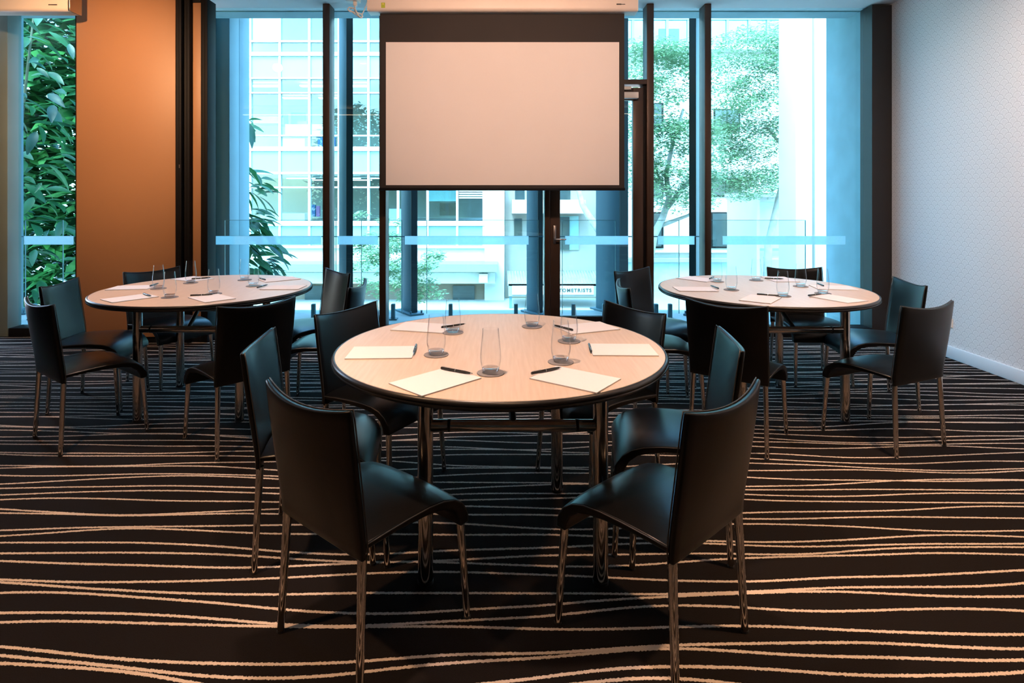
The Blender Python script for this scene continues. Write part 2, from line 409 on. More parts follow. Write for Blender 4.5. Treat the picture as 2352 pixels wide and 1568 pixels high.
cl = wbox('door_closer', d, X(1395, YW), X(1464.5, YW), YW-.045, YW+.02, Zp(226, YW-.02), Zp(212, YW-.02), M['white_small'], .004)
wbox('closer_bracket', d, X(1412, YW), X(1449, YW), YW-.02, YW+.02, Zp(206, YW), Zp(199, YW), M['white_small'], .003)

# ------------------------------------------------------------------ orange partition panels (folded operable wall)
YP = 5.40
e = empty('partition_panel', (X(290, YP), YP+.05, 0), label='wide orange-brown partition panel standing beside the folded black-edged panels', cat='partition')
def pbox(name, par, x0, x1, y0, y1, z0, z1, mat, bev=.003):
    o = par.location; return box(name, x0-o.x, x1-o.x, y0-o.y, y1-o.y, z0-o.z, z1-o.z, mat, par, bev)
pbox('panel_face', e, X(175, YP), X(403, YP), YP, YP+.1, .05, CZ-.002, M['orange'])
pbox('bottom_seal', e, X(175, YP), X(403, YP), YP+.012, YP+.09, .004, .05, M['blackframe'])
pbox('edge_strip', e, X(175, YP)-.008, X(175, YP), YP, YP+.11, .004, CZ-.002, M['blackframe'], 0)
yy = YP-.06
fe = [('black-framed folded partition panel touching the wide orange panel', 403, 418, False, 0), ('black-framed folded partition panel in the middle of the folded stack', 420, 437, False, .03),
      ('folded partition panel with narrow orange face, next to the window', 440, 479, True, .06)]
for lab, a, b, face, dy in fe:
    y0 = yy+dy
    e = empty('partition_panel', (X((a+b)/2, y0), y0+.1, 0), label=lab, cat='partition', group='folded partition stack')
    x0, x1 = X(a, y0), X(b, y0)
    if face:
        f1, f2 = X(441, y0), X(461, y0)
        pbox('panel_face', e, f1, f2, y0+.006, y0+.14, .05, CZ-.06, M['orange'])
        pbox('edge_profile', e, x0, f1, y0, y0+.14, .004, CZ-.03, M['blackframe'])
        pbox('edge_profile', e, f2, X(470, y0), y0, y0+.14, .004, CZ-.03, M['blackframe'])
        pbox('edge_profile', e, X(471, y0), x1, y0-.02, y0+.14, .004, CZ-.03, M['blackframe'])
        pbox('top_profile', e, f1, f2, y0, y0+.14, CZ-.06, CZ-.03, M['blackframe'])
        pbox('bottom_seal', e, f1, f2, y0+.01, y0+.13, .004, .05, M['blackframe'])
    else:
        xm = (x0+x1)/2
        pbox('edge_profile', e, x0, xm-.002, y0, y0+.16, .004, CZ-.004, M['blackframe'])
        pbox('edge_profile', e, xm+.002, x1, y0-.012, y0+.16, .004, CZ-.004, M['blackframe'])
        if a == 403: pbox('catch_plate', e, x1-.02, x1-.012, y0-.016, y0-.012, Zp(386, y0), Zp(378, y0), M['steel'], 0)

# ------------------------------------------------------------------ projector screens
YS = 5.2
def housing(name, par, x0, x1, y0, y1, z0, z1):
    bm = bmesh.new(); prof = []
    r = .03
    for cx_, cz_, a0 in ((y1-r, z1-r, 0), (y0+r, z1-r, 90), (y0+r, z0+r, 180), (y1-r, z0+r, 270)):
        for k in range(5):
            a = math.radians(a0 + 22.5*k); prof.append((cx_+r*math.cos(a), cz_+r*math.sin(a)))
    A = [bm.verts.new((x0, a, b)) for a, b in prof]; B = [bm.verts.new((x1, a, b)) for a, b in prof]
    n = len(prof)
    for i in range(n): bm.faces.new((A[i], A[(i+1)%n], B[(i+1)%n], B[i]))
    bm.faces.new(A[::-1]); bm.faces.new(B)
    return mesh_obj(name, finish(bm, name, True, 40), M['housing'], par)
e = empty('projector_screen', (X(1154, YS), YS, Zp(437, YS)), label='pulled-down projector screen with black border and cream housing', cat='projector screen')
o = e.location
rel = lambda x0, x1, y0, y1, z0, z1: (x0-o.x, x1-o.x, y0-o.y, y1-o.y, z0-o.z, z1-o.z)
hz0, hz1 = Zp(26, YS-.07), CZ-.004
hs = housing('housing', e, *rel(X(845, YS-.07), X(1464, YS-.07), YS-.08, YS+.08, hz0, hz1))
box('end_cap', *rel(X(843, YS-.07), X(846, YS-.07), YS-.075, YS+.075, hz0+.004, hz1-.004), M['white_small'], hs, .002)
box('end_cap', *rel(X(1463, YS-.07), X(1466, YS-.07), YS-.075, YS+.075, hz0+.004, hz1-.004), M['white_small'], hs, .002)
y9 = YS-.081
stk = box('sticker', *rel(X(875.5, y9), X(884.5, y9), y9-.001, y9+.002, Zp(18, y9), Zp(6, y9)), M['green'], hs); stk['label'] = 'yellow-green label sticker'
box('sticker_symbol', *rel(X(878, y9), X(882, y9), y9-.0015, y9-.0005, Zp(10.5, y9), Zp(7.5, y9)), M['yellow'], hs)
box('badge', *rel(X(1416, y9), X(1427, y9), y9-.001, y9+.002, Zp(11, y9), Zp(8.3, y9)), M['darkpost'], hs)
box('badge', *rel(X(1427, y9), X(1436, y9), y9-.001, y9+.002, Zp(10.4, y9), Zp(8.9, y9)), M['darkpost'], hs)
fb = box('black_fabric', *rel(X(873, YS), X(1434, YS), YS-.001, YS+.001, Zp(432, YS), hz0+.02), M['screenblack'], e)
box('white_surface', *rel(X(886.5, YS), X(1422, YS), YS-.0025, YS-.0012, Zp(425, YS), Zp(97, YS)), M['screen'], e)
box('bottom_bar', *rel(X(871, YS), X(1435.5, YS), YS-.014, YS+.014, Zp(437.5, YS), Zp(431, YS)), M['blackframe'], e, .004)
e = empty('projector_screen', (X(60, YS), YS, Zp(27, YS)), label='rolled-up projector screen housing above the window by the orange panel', cat='projector screen')
o = e.location
hs = housing('housing', e, *rel(X(-420, YS-.07), X(157, YS-.07), YS-.08, YS+.08, hz0, hz1))
box('end_cap', *rel(X(157, YS-.07), X(161, YS-.07), YS-.075, YS+.075, hz0+.004, hz1-.004), M['steel'], hs, .002)
box('badge', *rel(X(111, y9), X(131, y9), y9-.001, y9+.002, Zp(12, y9), Zp(10, y9)), M['darkpost'], hs)
# ceiling socket with a bundled cable beside the housing
e = empty('cable_socket', (X(812, YS), YS, CZ), label='white ceiling socket with a bundled looped cable beside the screen housing', cat='socket')
o = e.location
box('socket_box', *rel(X(796, YS), X(826, YS), YS-.05, YS+.05, Zp(4.5, YS), CZ-.001), M['white_small'], e, .006)
box('plug', *rel(X(812, YS), X(820, YS), YS-.02, YS+.02, Zp(14, YS), Zp(4.5, YS)), M['white_small'], e, .004)
bm = bmesh.new()
def cpt(px, py, dy=0): return P(px, py, YS+dy) - o
add_tube(bm, [cpt(815, 13), cpt(816, 22, -.02), cpt(822, 34, -.03), cpt(829, 41, -.02), cpt(833, 38, 0), cpt(829, 32, .02), cpt(818, 29, .02), cpt(803, 26), cpt(798, 21, -.02), cpt(802, 17, -.02), cpt(812, 19), cpt(822, 32, .01)], .007, 8)
add_tube(bm, [cpt(809, 18, .01), cpt(804, 23, .02), cpt(812, 30, .01), cpt(824, 39), cpt(831, 42, -.01), cpt(832, 33, -.02), cpt(836, 24, .0), cpt(842, 10, .02), cpt(845, 3, .02)], .005, 8)
mesh_obj('cable', finish(bm, 'cable', True, 60), M['white_small'], e)
# wall outlet
e = empty('wall_outlet', (XR, 0, .28), label='small white power outlet low on the wallpaper wall', cat='outlet')
yo = F*XR/(2176-CX); zo = Zp(739, yo)
e.location = (XR, yo, zo)
box('cover_plate', -.009, 0, -.06, .06, -.037, .037, M['white_small'], e, .003)
box('switch_rocker', -.012, -.009, -.03, -.012, -.008, .01, M['white_small'], e, .001)
box('switch_rocker', -.012, -.009, .012, .03, -.008, .01, M['white_small'], e, .001)
# ------------------------------------------------------------------ chairs
def make_chair():
    root = empty('dining_chair')
    # back shell
    bm = bmesh.new(); NU, NV = 14, 14; Fv, Bv = [], []
    for j in range(NV+1):
        v = j/NV; rf, rb = [], []
        for i in range(NU+1):
            u = -1 + 2*i/NU
            ztop = .764 + .022*u*u; zb = .368
            z = zb + (ztop-zb)*v
            hw = .203 + .008*v
            y = -.196 - .078*v**1.25 + .03*u*u*v**.6 - .008*math.sin(v*math.pi)
            th = .026*(.75 + .25*math.sin(min(1, v*1.02)*math.pi)**.5) * (1 - .25*abs(u)**6)
            rb.append(bm.verts.new((u*hw, y-th/2, z))); rf.append(bm.verts.new((u*hw, y+th/2, z)))
        Fv.append(rf); Bv.append(rb)
    for j in range(NV):
        for i in range(NU):
            bm.faces.new((Fv[j][i], Fv[j+1][i], Fv[j+1][i+1], Fv[j][i+1])); bm.faces.new((Bv[j][i], Bv[j][i+1], Bv[j+1][i+1], Bv[j+1][i]))
    for j in range(NV):
        bm.faces.new((Fv[j][0], Bv[j][0], Bv[j+1][0], Fv[j+1][0])); bm.faces.new((Fv[j][NU], Fv[j+1][NU], Bv[j+1][NU], Bv[j][NU]))
    for i in range(NU):
        bm.faces.new((Fv[0][i], Fv[0][i+1], Bv[0][i+1], Bv[0][i])); bm.faces.new((Fv[NV][i], Bv[NV][i], Bv[NV][i+1], Fv[NV][i+1]))
    edge = [tuple(Fv[j][0].co) for j in range(NV+1)] + [tuple(Fv[NV][i].co) for i in range(1, NU)] + [tuple(Fv[j][NU].co) for j in range(NV, -1, -1)]
    back = mesh_obj('backrest', finish(bm, 'backrest', True), M['leather'], root)
    md = back.modifiers.new('b', 'BEVEL'); md.width = .006; md.segments = 2; md.limit_method = 'ANGLE'; md.angle_limit = math.radians(50); bake(back)
    bm = bmesh.new(); add_tube(bm, [(x, y+.001, z) for x, y, z in edge], .0022, 6)
    mesh_obj('seam', finish(bm, 'seam', True), M['seam'], back)
    # seat: waterfall front that wraps down over the front legs
    top = [(-.188,.427),(-.12,.431),(-.04,.434),(.04,.434),(.10,.428),(.145,.415),(.178,.393),(.198,.365),(.206,.335),(.207,.308)]
    bot = [(.172,.306),(.168,.330),(.152,.358),(.122,.380),(.08,.391),(.02,.397),(-.08,.400),(-.188,.396)]
    prof = top + bot; n = len(prof); NX = 14; rings = []
    bm = bmesh.new()
    for k in range(NX+1):
        u = -1 + 2*k/NX; ring = []
        for q, (y, z) in enumerate(prof):
            hw = .203 + .004*max(0, y/.2)
            cz = -.014*abs(u)**3.0 if q < len(top)-2 else 0.0
            ring.append(bm.verts.new((u*hw, y, z+cz*(1 if z > .36 else .3))))
        rings.append(ring)
    for k in range(NX):
        for q in range(n):
            bm.faces.new((rings[k][q], rings[k][(q+1)%n], rings[k+1][(q+1)%n], rings[k+1][q]))
    bm.faces.new(rings[0]); bm.faces.new(rings[-1][::-1])
    seat = mesh_obj('seat', finish(bm, 'seat', True, 55), M['leather'], root)
    md = seat.modifiers.new('b', 'BEVEL'); md.width = .005; md.segments = 2; md.limit_method = 'ANGLE'; md.angle_limit = math.radians(50); bake(seat)
    for s in (-1, 1):
        bm = bmesh.new(); add_tube(bm, [(s*.2045, y, z-.016) for y, z in top[:-2]], .002, 6)
        mesh_obj('seam', finish(bm, 'seam', True), M['seam'], seat)
    for s in (-1, 1):
        for (yt, zt, yb) in ((-.19, .375, -.207), (.188, .312, .207)):
            lg = tube('leg', [(s*.187, yt, zt), (s*.198, yb, .006)], [.0135, .0108], M['chrome'], root, 12)
            tube('foot', [(s*.198, yb, .008), (s*.1984, yb*1.002, 0.0)], .0112, M['blackplastic'], lg, 10)
    return root
SEAT = dict(AL='room-side seat toward the orange panel', AR='room-side seat toward the wallpaper', SL='end seat on the orange panel side',
            SR='end seat on the wallpaper side', WL='window-side seat toward the orange panel', WR='window-side seat toward the wallpaper')
TBL = {'M': 'the middle table', 'L': 'the table beside the orange panel', 'R': 'the table beside the wallpaper'}
TSH = {'M': 'middle table', 'L': 'table by orange panel', 'R': 'table by wallpaper'}
CH =  [('M', 'AL', -0.395, 1.857, -0.698),
      ('M', 'AR', 0.463, 1.844, 0.744),
      ('M', 'SL', -0.698, 2.329, -1.446),
      ('M', 'SR', 0.655, 2.371, 1.415),
      ('M', 'WL', -0.559, 2.831, -2.097),
      ('M', 'WR', 0.457, 2.843, 2.127),
      ('L', 'AL', -2.305, 3.336, -0.64),
      ('L', 'SL', -2.609, 3.86, -1.414),
      ('L', 'WL', -2.425, 4.353, -2.089),
      ('L', 'AR', -1.46, 3.281, 0.843),
      ('L', 'WR', -1.403, 4.239, 2.259),
      ('L', 'SR', -1.159, 3.781, 1.577),
      ('R', 'WL', 1.143, 4.297, -2.438),
      ('R', 'SL', 1.015, 3.744, -1.622),
      ('R', 'AL', 1.318, 3.295, -0.661),
      ('R', 'WR', 2.262, 4.354, 3.114),
      ('R', 'SR', 2.416, 3.902, 1.399),
      ('R', 'AR', 2.102, 3.281, 0.419)]
proto = make_chair()
for i, (t, s, x, y, a) in enumerate(CH):
    c = proto if i == 0 else copy_tree(proto)
    c.location = (x, y, 0); c.rotation_euler = (0, 0, a)
    tag(c, 'black leather chair, %s at %s' % (SEAT[s], TSH[t]), 'chair', 'chairs around the ' + TSH[t])
# ------------------------------------------------------------------ tables
TT = .74; TR = .651
TC = {'M': (-.006, 2.376), 'L': (-1.908, 3.847), 'R': (1.685, 3.830)}
def make_table():
    root = empty('round_table')
    mesh_obj('tabletop', lathe_me('tabletop', [(0,.708),(.60,.708),(.636,.712),(.6385,.716),(.6385,TT-.0015),(.637,TT),(0,TT)], 96), M['wood'], root)
    mesh_obj('edge_band', lathe_me('edge_band', [(.6387,.713),(.6387,TT-.001),(.643,TT-.0005),(.648,TT-.004),(.651,TT-.011),(.650,TT-.0145),(.6465,TT-.016),(.650,TT-.0175),(.651,TT-.021),(.648,TT-.027),(.6435,TT-.030)], 96, closed=True), M['edge'], root)
    w2, d2, of = .607/2, .637/2, -.092/2
    FL, FR, BR, BL = (-w2-of, -d2), (w2-of, -d2), (w2+of, d2), (-w2+of, d2)
    for x, y in (FL, FR, BR, BL):
        lg = tube('leg', [(x, y, .694), (x, y, .012)], .0262, M['chrome_table'], root, 24)
        tube('foot', [(x, y, .012), (x, y, 0)], .0272, M['blackplastic'], lg, 20)
        br = box('bracket', x-.05, x+.05, y-.035, y+.035, .674, .7078, M['blackplastic'], root, .006)
        s = 1 if x > 0 else -1
        tube('knob', [(x+s*.045, y, .688), (x+s*.075, y, .688)], .016, M['blackplastic'], br, 14)
    zb = .545
    for (a, b, s) in ((FL, FR, 1), (BL, BR, -1)):
        bar = tube('stretcher', [(a[0]+.02, a[1], zb), (b[0]-.02, b[1], zb)], .0205, M['chrome_table'], root, 20)
        L = b[0]-a[0]
        for f in (.135, .865):
            tube('collar', [(a[0]+f*L-.005, a[1], zb), (a[0]+f*L+.005, a[1], zb)], .0216, M['blackplastic'], bar, 20)
        tube('top_rail', [(a[0]+.02, a[1], .684), (b[0]-.02, b[1], .684)], .012, M['chrome_table'], root, 12)
        mx = (a[0]+b[0])/2
        tube('brace', [(mx, a[1], zb+.012), (mx*.5, a[1]+s*.26, .707)], .012, M['blackplastic'], root, 10)
    return root
tp = make_table()
LAB = {'M': 'round pale wood folding table standing alone before the projector screen', 'L': 'round pale wood folding table beside the orange partition panel', 'R': 'round pale wood folding table beside the wallpaper wall'}
for i, k in enumerate('MLR'):
    c = tp if i == 0 else copy_tree(tp)
    c.location = (*TC[k], 0); tag(c, LAB[k], 'table', 'round meeting tables')
# ------------------------------------------------------------------ things on the tables
def onT(px, py):
    y = F*(H-TT)/(py-HY); return Vector(((px-CX)/F*y, y, TT))
PADS = {'M': dict(AL=((866,890),(1012,849),(1118,869),(983,909)), AR=((1197,866),(1291,845),(1449,877),(1355,900)), SL=((777,826),(799,798),(968,797),(963,823)),
                  SR=((1339,792),(1510,792),(1525,819),(1342,816)), WL=((880,757),(930,741),(1064,749),(1015,765)), WR=((1253,753),(1374,741),(1437,755),(1326,766))),
        'L': dict(AL=((206,689),(334,676),(364,685),(273,695)), SL=((237,665),(270,657),(348,657),(358,665)), WL=((387,641),(446,636),(486,638),(446,648)),
                  AR=((420,684),(497,678),(552,688),(468,695)), SR=((588,665),(611,656),(709,657),(699,665)), WR=((599,643),(650,635),(699,642),(618,648))),
        'R': dict(WL=((1535,639),(1589,635),(1655,644),(1631,647)), SL=((1533,661),(1648,659),(1659,669),(1547,670)), AL=((1687,692),(1746,679),(1809,686),(1750,697)),
                  WR=((1750,643),(1767,635),(1858,642),(1795,645)), SR=((1861,658),(1924,656),(1993,665),(1880,665)), AR=((1849,685),(1896,679),(2004,690),(1966,696)))}
GLS = {'M': dict(AL=(1127,857), AR=(1288,832), SL=(1002,815), WL=(1040,764), WR=(1222,750), SR=(1307,784)),
       'L': dict(AL=(390,683), SL=(364,663), WL=(438,650), AR=(491,675), WR=(562,643), SR=(582,657)),
       'R': dict(AL=(1798,680), AR=(1890,674), SL=(1680,666), SR=(1839,658), WL=(1647,647), WR=(1737,644))}
PEN = {'M': dict(AL=((1013,851),(1086,864)), AR=((1224,863),(1286,850)), SL=((956,797),(950,817)), SR=((1357,810),(1353,795)), WL=((1022,755),(1062,749)), WR=((1306,760),(1280,753))),
       'L': dict(AL=((327,677),(350,684)), SL=((341,661),(368,652)), WL=((441,643),(485,640)), AR=((437,682),(492,679)), WR=((609,645),(595,641)), SR=((596,662),(610,658))),
       'R': dict(WL=((1627,644),(1643,637)), SL=((1649,665),(1633,659)), AL=((1741,679),(1790,682)), WR=((1762,642),(1795,643)), SR=((1891,659),(1876,653)), AR=((1856,682),(1889,678)))}
PL, PW, PT = .245, .172, .004
def make_pad():
    r = empty('notepad')
    bm = bmesh.new(); add_box(bm, -PL/2, PL/2, -PW/2, PW/2, .0008, PT); mesh_obj('paper_sheets', finish(bm, 'paper_sheets'), M['paper'], r)
    bm = bmesh.new(); add_box(bm, -PL/2, PL/2, -PW/2, PW/2, 0, .0008); mesh_obj('backing_card', finish(bm, 'backing_card'), M['housing'], r)
    return r
def make_pen():
    r = empty('ballpoint_pen'); L = .128
    q = Matrix.Rotation(math.pi/2, 4, 'Y')
    def pt(name, prof, mat, par=r):
        me = lathe_me(name, prof, 14); me.transform(q); return mesh_obj(name, me, mat, par)
    b = pt('barrel', [(0,-L/2),(.0038,-L/2),(.0045,-L/2+.002),(.0047,0),(.0046,L/2-.03),(.0028,L/2-.009),(0,L/2-.009)], M['pen'])
    pt('ring', [(.0045,-.006),(.005,-.006),(.005,-.003),(.0045,-.003)], M['silver'], b)
    pt('tip', [(.0026,L/2-.009),(.0010,L/2),(0,L/2)], M['silver'])
    box('clip', -L/2+.002, -L/2+.04, -.0012, .0012, .0048, .0062, M['silver'], r)
    for ch in kids[r.name]: ch.location.z += .0051
    return r
def make_glass():
    r = empty('tumbler')
    R = [(.0,0),(.0235,0),(.0255,.003),(.031,.018),(.0350,.038),(.0358,.052),(.0345,.075),(.0310,.110),(.0272,.148),(.0268,.149)]
    inn = [(.0260,.148),(.0297,.110),(.0332,.075),(.0344,.052),(.0334,.038),(.0292,.022),(.022,.0165),(0,.0155)]
    mesh_obj('wall', lathe_me('wall', R[2:]+inn[:-2], 40), M['tumbler_glass'], r)
    mesh_obj('base', lathe_me('base', [(0,.0002),(.0232,.0002),(.0250,.003),(.0292,.0145),(.0275,.0175),(.022,.0150),(0,.0138)], 40), M['glass_solid'], r)
    return r
coaster_me = lathe_me('coaster', [(0,0),(.046,0),(.047,.001),(.0465,.0028),(0,.003)], 40); coaster_me.materials.append(M['coaster'])
pp, gp, np_ = make_pad(), make_glass(), make_pen(); first = True
for t in 'MLR':
    cx0, cy0 = TC[t]
    for s, cs in PADS[t].items():
        ps = [onT(*c) for c in cs]; ctr = sum(ps, Vector())/4
        rad = Vector((ctr.x-cx0, ctr.y-cy0, 0)); rmax = TR-.035-PL*.5
        if t == 'M':
            e1 = ps[1]-ps[0]; e2 = ps[2]-ps[1]; ed = (e1 - (ps[3]-ps[2])) if e1.length > e2.length else (e2 - (ps[0]-ps[3]))
            ang = math.atan2(ed.y, ed.x)
        else:
            chx = [c for c in CH if c[0] == t and c[1] == s][0]; ang = chx[4] + math.pi/2
            ctr.y = cy0 + (ctr.y-cy0)*.97
        if rad.length > .50: ctr = Vector((cx0, cy0, TT)) + rad.normalized()*.50
        o = pp if first else copy_tree(pp)
        o.location = (ctr.x, ctr.y, TT+.0002); o.rotation_euler = (0, 0, ang)
        tag(o, 'white notepad on %s, %s' % (TSH[t], SEAT[s]), 'notepad', 'notepads on the ' + TSH[t])
        g = onT(*GLS[t][s])
        k = mesh_obj('coaster', coaster_me, None, loc=(g.x, g.y, TT+.0002)); tag(k, 'round grey coaster on %s, %s' % (TSH[t], SEAT[s]), 'coaster', 'coasters on the ' + TSH[t])
        o = gp if first else copy_tree(gp)
        o.location = (g.x, g.y, TT+.0034); tag(o, 'clear glass tumbler on %s, %s' % (TSH[t], SEAT[s]), 'glass', 'tumblers on the ' + TSH[t])
        a, b = [onT(*c) for c in PEN[t][s]]; m = (a+b)/2; dr = b-a
        o = np_ if first else copy_tree(np_)
        o.location = (m.x, m.y, TT+PT+.0004); o.rotation_euler = (0, 0, math.atan2(dr.y, dr.x))
        tag(o, 'black ballpoint pen on %s, %s' % (TSH[t], SEAT[s]), 'pen', 'pens on the ' + TSH[t])
        first = False
# ------------------------------------------------------------------ balcony
YE = 6.95; SZ = 3.62
struct('balcony_floor', -9.5, 4.6, YG+.05, YE, -.3, -.005, M['balcony'])
struct('balcony_soffit', -9.5, 6.0, YG+.1, YE+.15, SZ, SZ+.15, M['concrete'])
struct('facade_band', -9.5, 6.0, YG+.09, YG+.3, CZ-.01, SZ, M['concrete'])
struct('balcony_wall', X(1982, YG+.04)+.0, 3.9, YG+.06, 6.45, -.3, SZ, M['concrete'])
struct('street', -40, 60, YE+.05, 70, -2.4, -2.2, M['street'])
YB1 = 6.42
def balustrade(a, b, sp, lab):
    e = empty('balustrade_panel', (X((a+b)/2, YB1), YB1, 0), label=lab, cat='balustrade', group='glass balustrade panels')
    o = e.location; x0, x1 = X(a, YB1)-o.x, X(b, YB1)-o.x
    box('pane', x0, x1, -.006, .006, .06, Zp(505.5, YB1), M['balustrade_glass'], e)
    bm = bmesh.new(); z1 = Zp(505.5, YB1)
    add_box(bm, x0, x1, -.0065, .0065, z1-.003, z1+.001); add_box(bm, x0-.001, x0+.004, -.0065, .0065, .06, z1); add_box(bm, x1-.004, x1+.001, -.0065, .0065, .06, z1)
    mesh_obj('polished_edge', finish(bm, 'polished_edge'), M['spandrel'], e)
    for s in sp:
        xs = X(s, YB1)-o.x
        bm = bmesh.new(); add_box(bm, xs-.021, xs+.021, -.025, .025, 0.0, .165, .008)
        q = mesh_obj('spigot', finish(bm, 'spigot', True, 50), M['colsteel'], e)
        box('base_flange', xs-.045, xs+.045, -.045, .045, -.004, .008, M['colsteel'], q)
for a in [(58,145,(78,125),'glass balustrade panel outside the window by the orange panel'),
          (516,772,(566,720),'wide glass balustrade panel outside by the broad blue-grey column'),
          (830,924,(852,903),'narrow glass balustrade panel left of the slim steel blade column'),
          (980,1237,(1035,1185),'wide glass balustrade panel outside below the projector screen'),
          (1291,1414,(1317,1388),'glass balustrade panel outside the glazed door'),
          (1490,1560,(1507,1539),'narrow glass balustrade panel beyond the door mullion'),
          (1612,1850,(1660,1800),'wide glass balustrade panel before the white kiosk')]: balustrade(*a)
YH = 6.62
hr = tube('handrail', [(-8.5, YH, Zp(543, YH)), (X(1625, YH), YH, Zp(543, YH))], .006, M['colsteel'], None, 8)
tag(hr, 'thin dark horizontal rail running along the glass balustrade', 'handrail')
def blade(px_near, px_w, y, length, ang, lab, width=None, white=False):
    """blade column: narrow edge towards the room, broad side running back and away"""
    e = empty('steel_column', (X(px_near, y), y, 0), math.radians(ang), label=lab, cat='column', group='steel blade columns')
    wd = width or X(px_near+px_w, y)-X(px_near, y)
    box('blade', 0, wd, .012, length, 0, SZ, M['colsteel'], e, .004)
    box('near_edge', -.001, wd+.001, 0, .012, 0, SZ, M['coldark'], e)  # near face of the blade, much darker than its sides
    bp = box('base_plate', -.05, wd+.05, -.07, length+.05, -.004, .016, M['colsteel'], e, .003)
    for bx in (-.03, wd+.03):
        tube('bolt', [(bx, -.045, .016), (bx, -.045, .045)], .011, M['colsteel'], bp, 8)
blade(796, 15, 6.66, .26, 34, 'slim steel blade column outside, next window bay from the partition stack')
blade(945, 15, 6.66, .28, 34, 'slim steel blade column outside with bolted base plate')
blade(1236, 14, 6.66, .22, 34, 'slim steel blade column outside behind the door frame')
blade(1425, 25, 6.66, .40, 34, 'thick steel blade column outside behind the glazed door')
blade(1583, 15, 6.66, .26, -30, 'slim steel blade column outside, next to the trees')
blade(27, 16, 6.66, .3, 34, 'slim steel column outside the window by the orange panel')
e = empty('steel_column', (X(505, 6.5), 6.5, 0), label='broad blue-grey clad column outside beside the large-leaved plant', cat='column')
xa, xb = X(484, 6.5)-e.location.x, X(527, 6.5)-e.location.x
box('cladding_panel', xa+.055, xb, 0, .24, 0, SZ, M['colsteel_light'], e, .004)
box('cladding_panel', xa+.055, xb-.002, .246, .52, 0, SZ, M['colsteel_light'], e, .004)
box('edge_profile', xa, xa+.054, -.03, .5, 0, SZ, M['blackframe'], e, .004)
# sunlit white column beyond the balcony
e = empty('concrete_column', (X(1862, 9.6), 9.6, -2.2), label='tall sunlit white column with a vertical groove beyond the balcony', cat='column')
o = e.location
box('shaft', *rel(X(1828, 9.6), X(1866, 9.6), 9.6, 10.2, -2.2, 9), M['bwhite'], e, .01)
box('shaft', *rel(X(1872, 9.6), X(1930, 9.6), 9.6, 10.2, -2.2, 9), M['bwhite'], e, .01)
box('groove', *rel(X(1866, 9.6), X(1872, 9.6), 9.68, 10.15, -2.2, 9), M['concrete'], e)
# ------------------------------------------------------------------ buildings across the street
def building(name, pxc, Y, lab):
    e = empty(name, (X(pxc, Y), Y, -2.2), label=lab, cat='building'); return e
def R(name, par, a, b, c, d_, Y, th, mat, bev=0.0):
    """block whose front shows as pixels a..c by b..d_ at distance Y, th deep"""
    o = par.location
    return box(name, X(a, Y)-o.x, X(c, Y)-o.x, Y-o.y, Y+th-o.y, Zp(d_, Y)-o.z, Zp(b, Y)-o.z, mat, par, bev)
Y1 = 20.0
b1 = building('office_building', 750, Y1, 'white-framed office building with large glazed bays behind the street trees')
vx = [302, 370, 438, 506, 574, 642, 710, 778, 846, 914, 982, 1050, 1111]
rows = [(-75,-2),(1,93),(96,120),(181,212),(214.5,310),(312.5,337),(399.5,429),(431.5,508)]
spn = [(-130,-80),(127,178),(346,395),(518,563)]
for i in range(len(vx)-1):
    for r0, r1 in rows: R('window_pane', b1, vx[i]+2, r0, vx[i+1]-2, r1, Y1, .02, M['office_glass'])
    for r0, r1 in spn: R('spandrel_panel', b1, vx[i]+2, r0, vx[i+1]-2, r1, Y1-.02, .1, M['spandrel'])
for x in vx: R('mullion', b1, x-2.6, -140, x+2.6, 565, Y1-.07, .14, M['bwhite'])
for yc, hh in ((-1,2),(94.5,2),(123.5,4.5),(179.5,1.6),(213,1.6),(311.2,1.6),(341.5,5),(397.5,2.6),(430,1.8),(513,5.5),(567,3)):
    R('transom', b1, 300, yc-hh, 1114, yc+hh, Y1-.09, .14, M['bwhite'])
R('white_wall', b1, 300, 570, 1113, 605, Y1, .3, M['bwhite'])
R('pilaster', b1, 1113, -140, 1158, 690, Y1-.1, .5, M['bwhite'])
R('canopy', b1, 300, 607, 1143, 625, Y1-1.0, 1.2, M['spandrel'])
R('canopy', b1, 300, 626, 1137, 651, Y1-.6, .8, M['bwhite'])
R('shop_front', b1, 300, 651, 1113, 690, Y1+.1, .3, M['brick'])
for a, b in ((600,650),(700,760),(1040,1090)): R('shop_door', b1, a, 656, b, 690, Y1+.02, .1, M['darkwin'])
R('wall_lamp', b1, 1100, 629, 1120, 649, Y1-.9, .25, M['bwhite'])
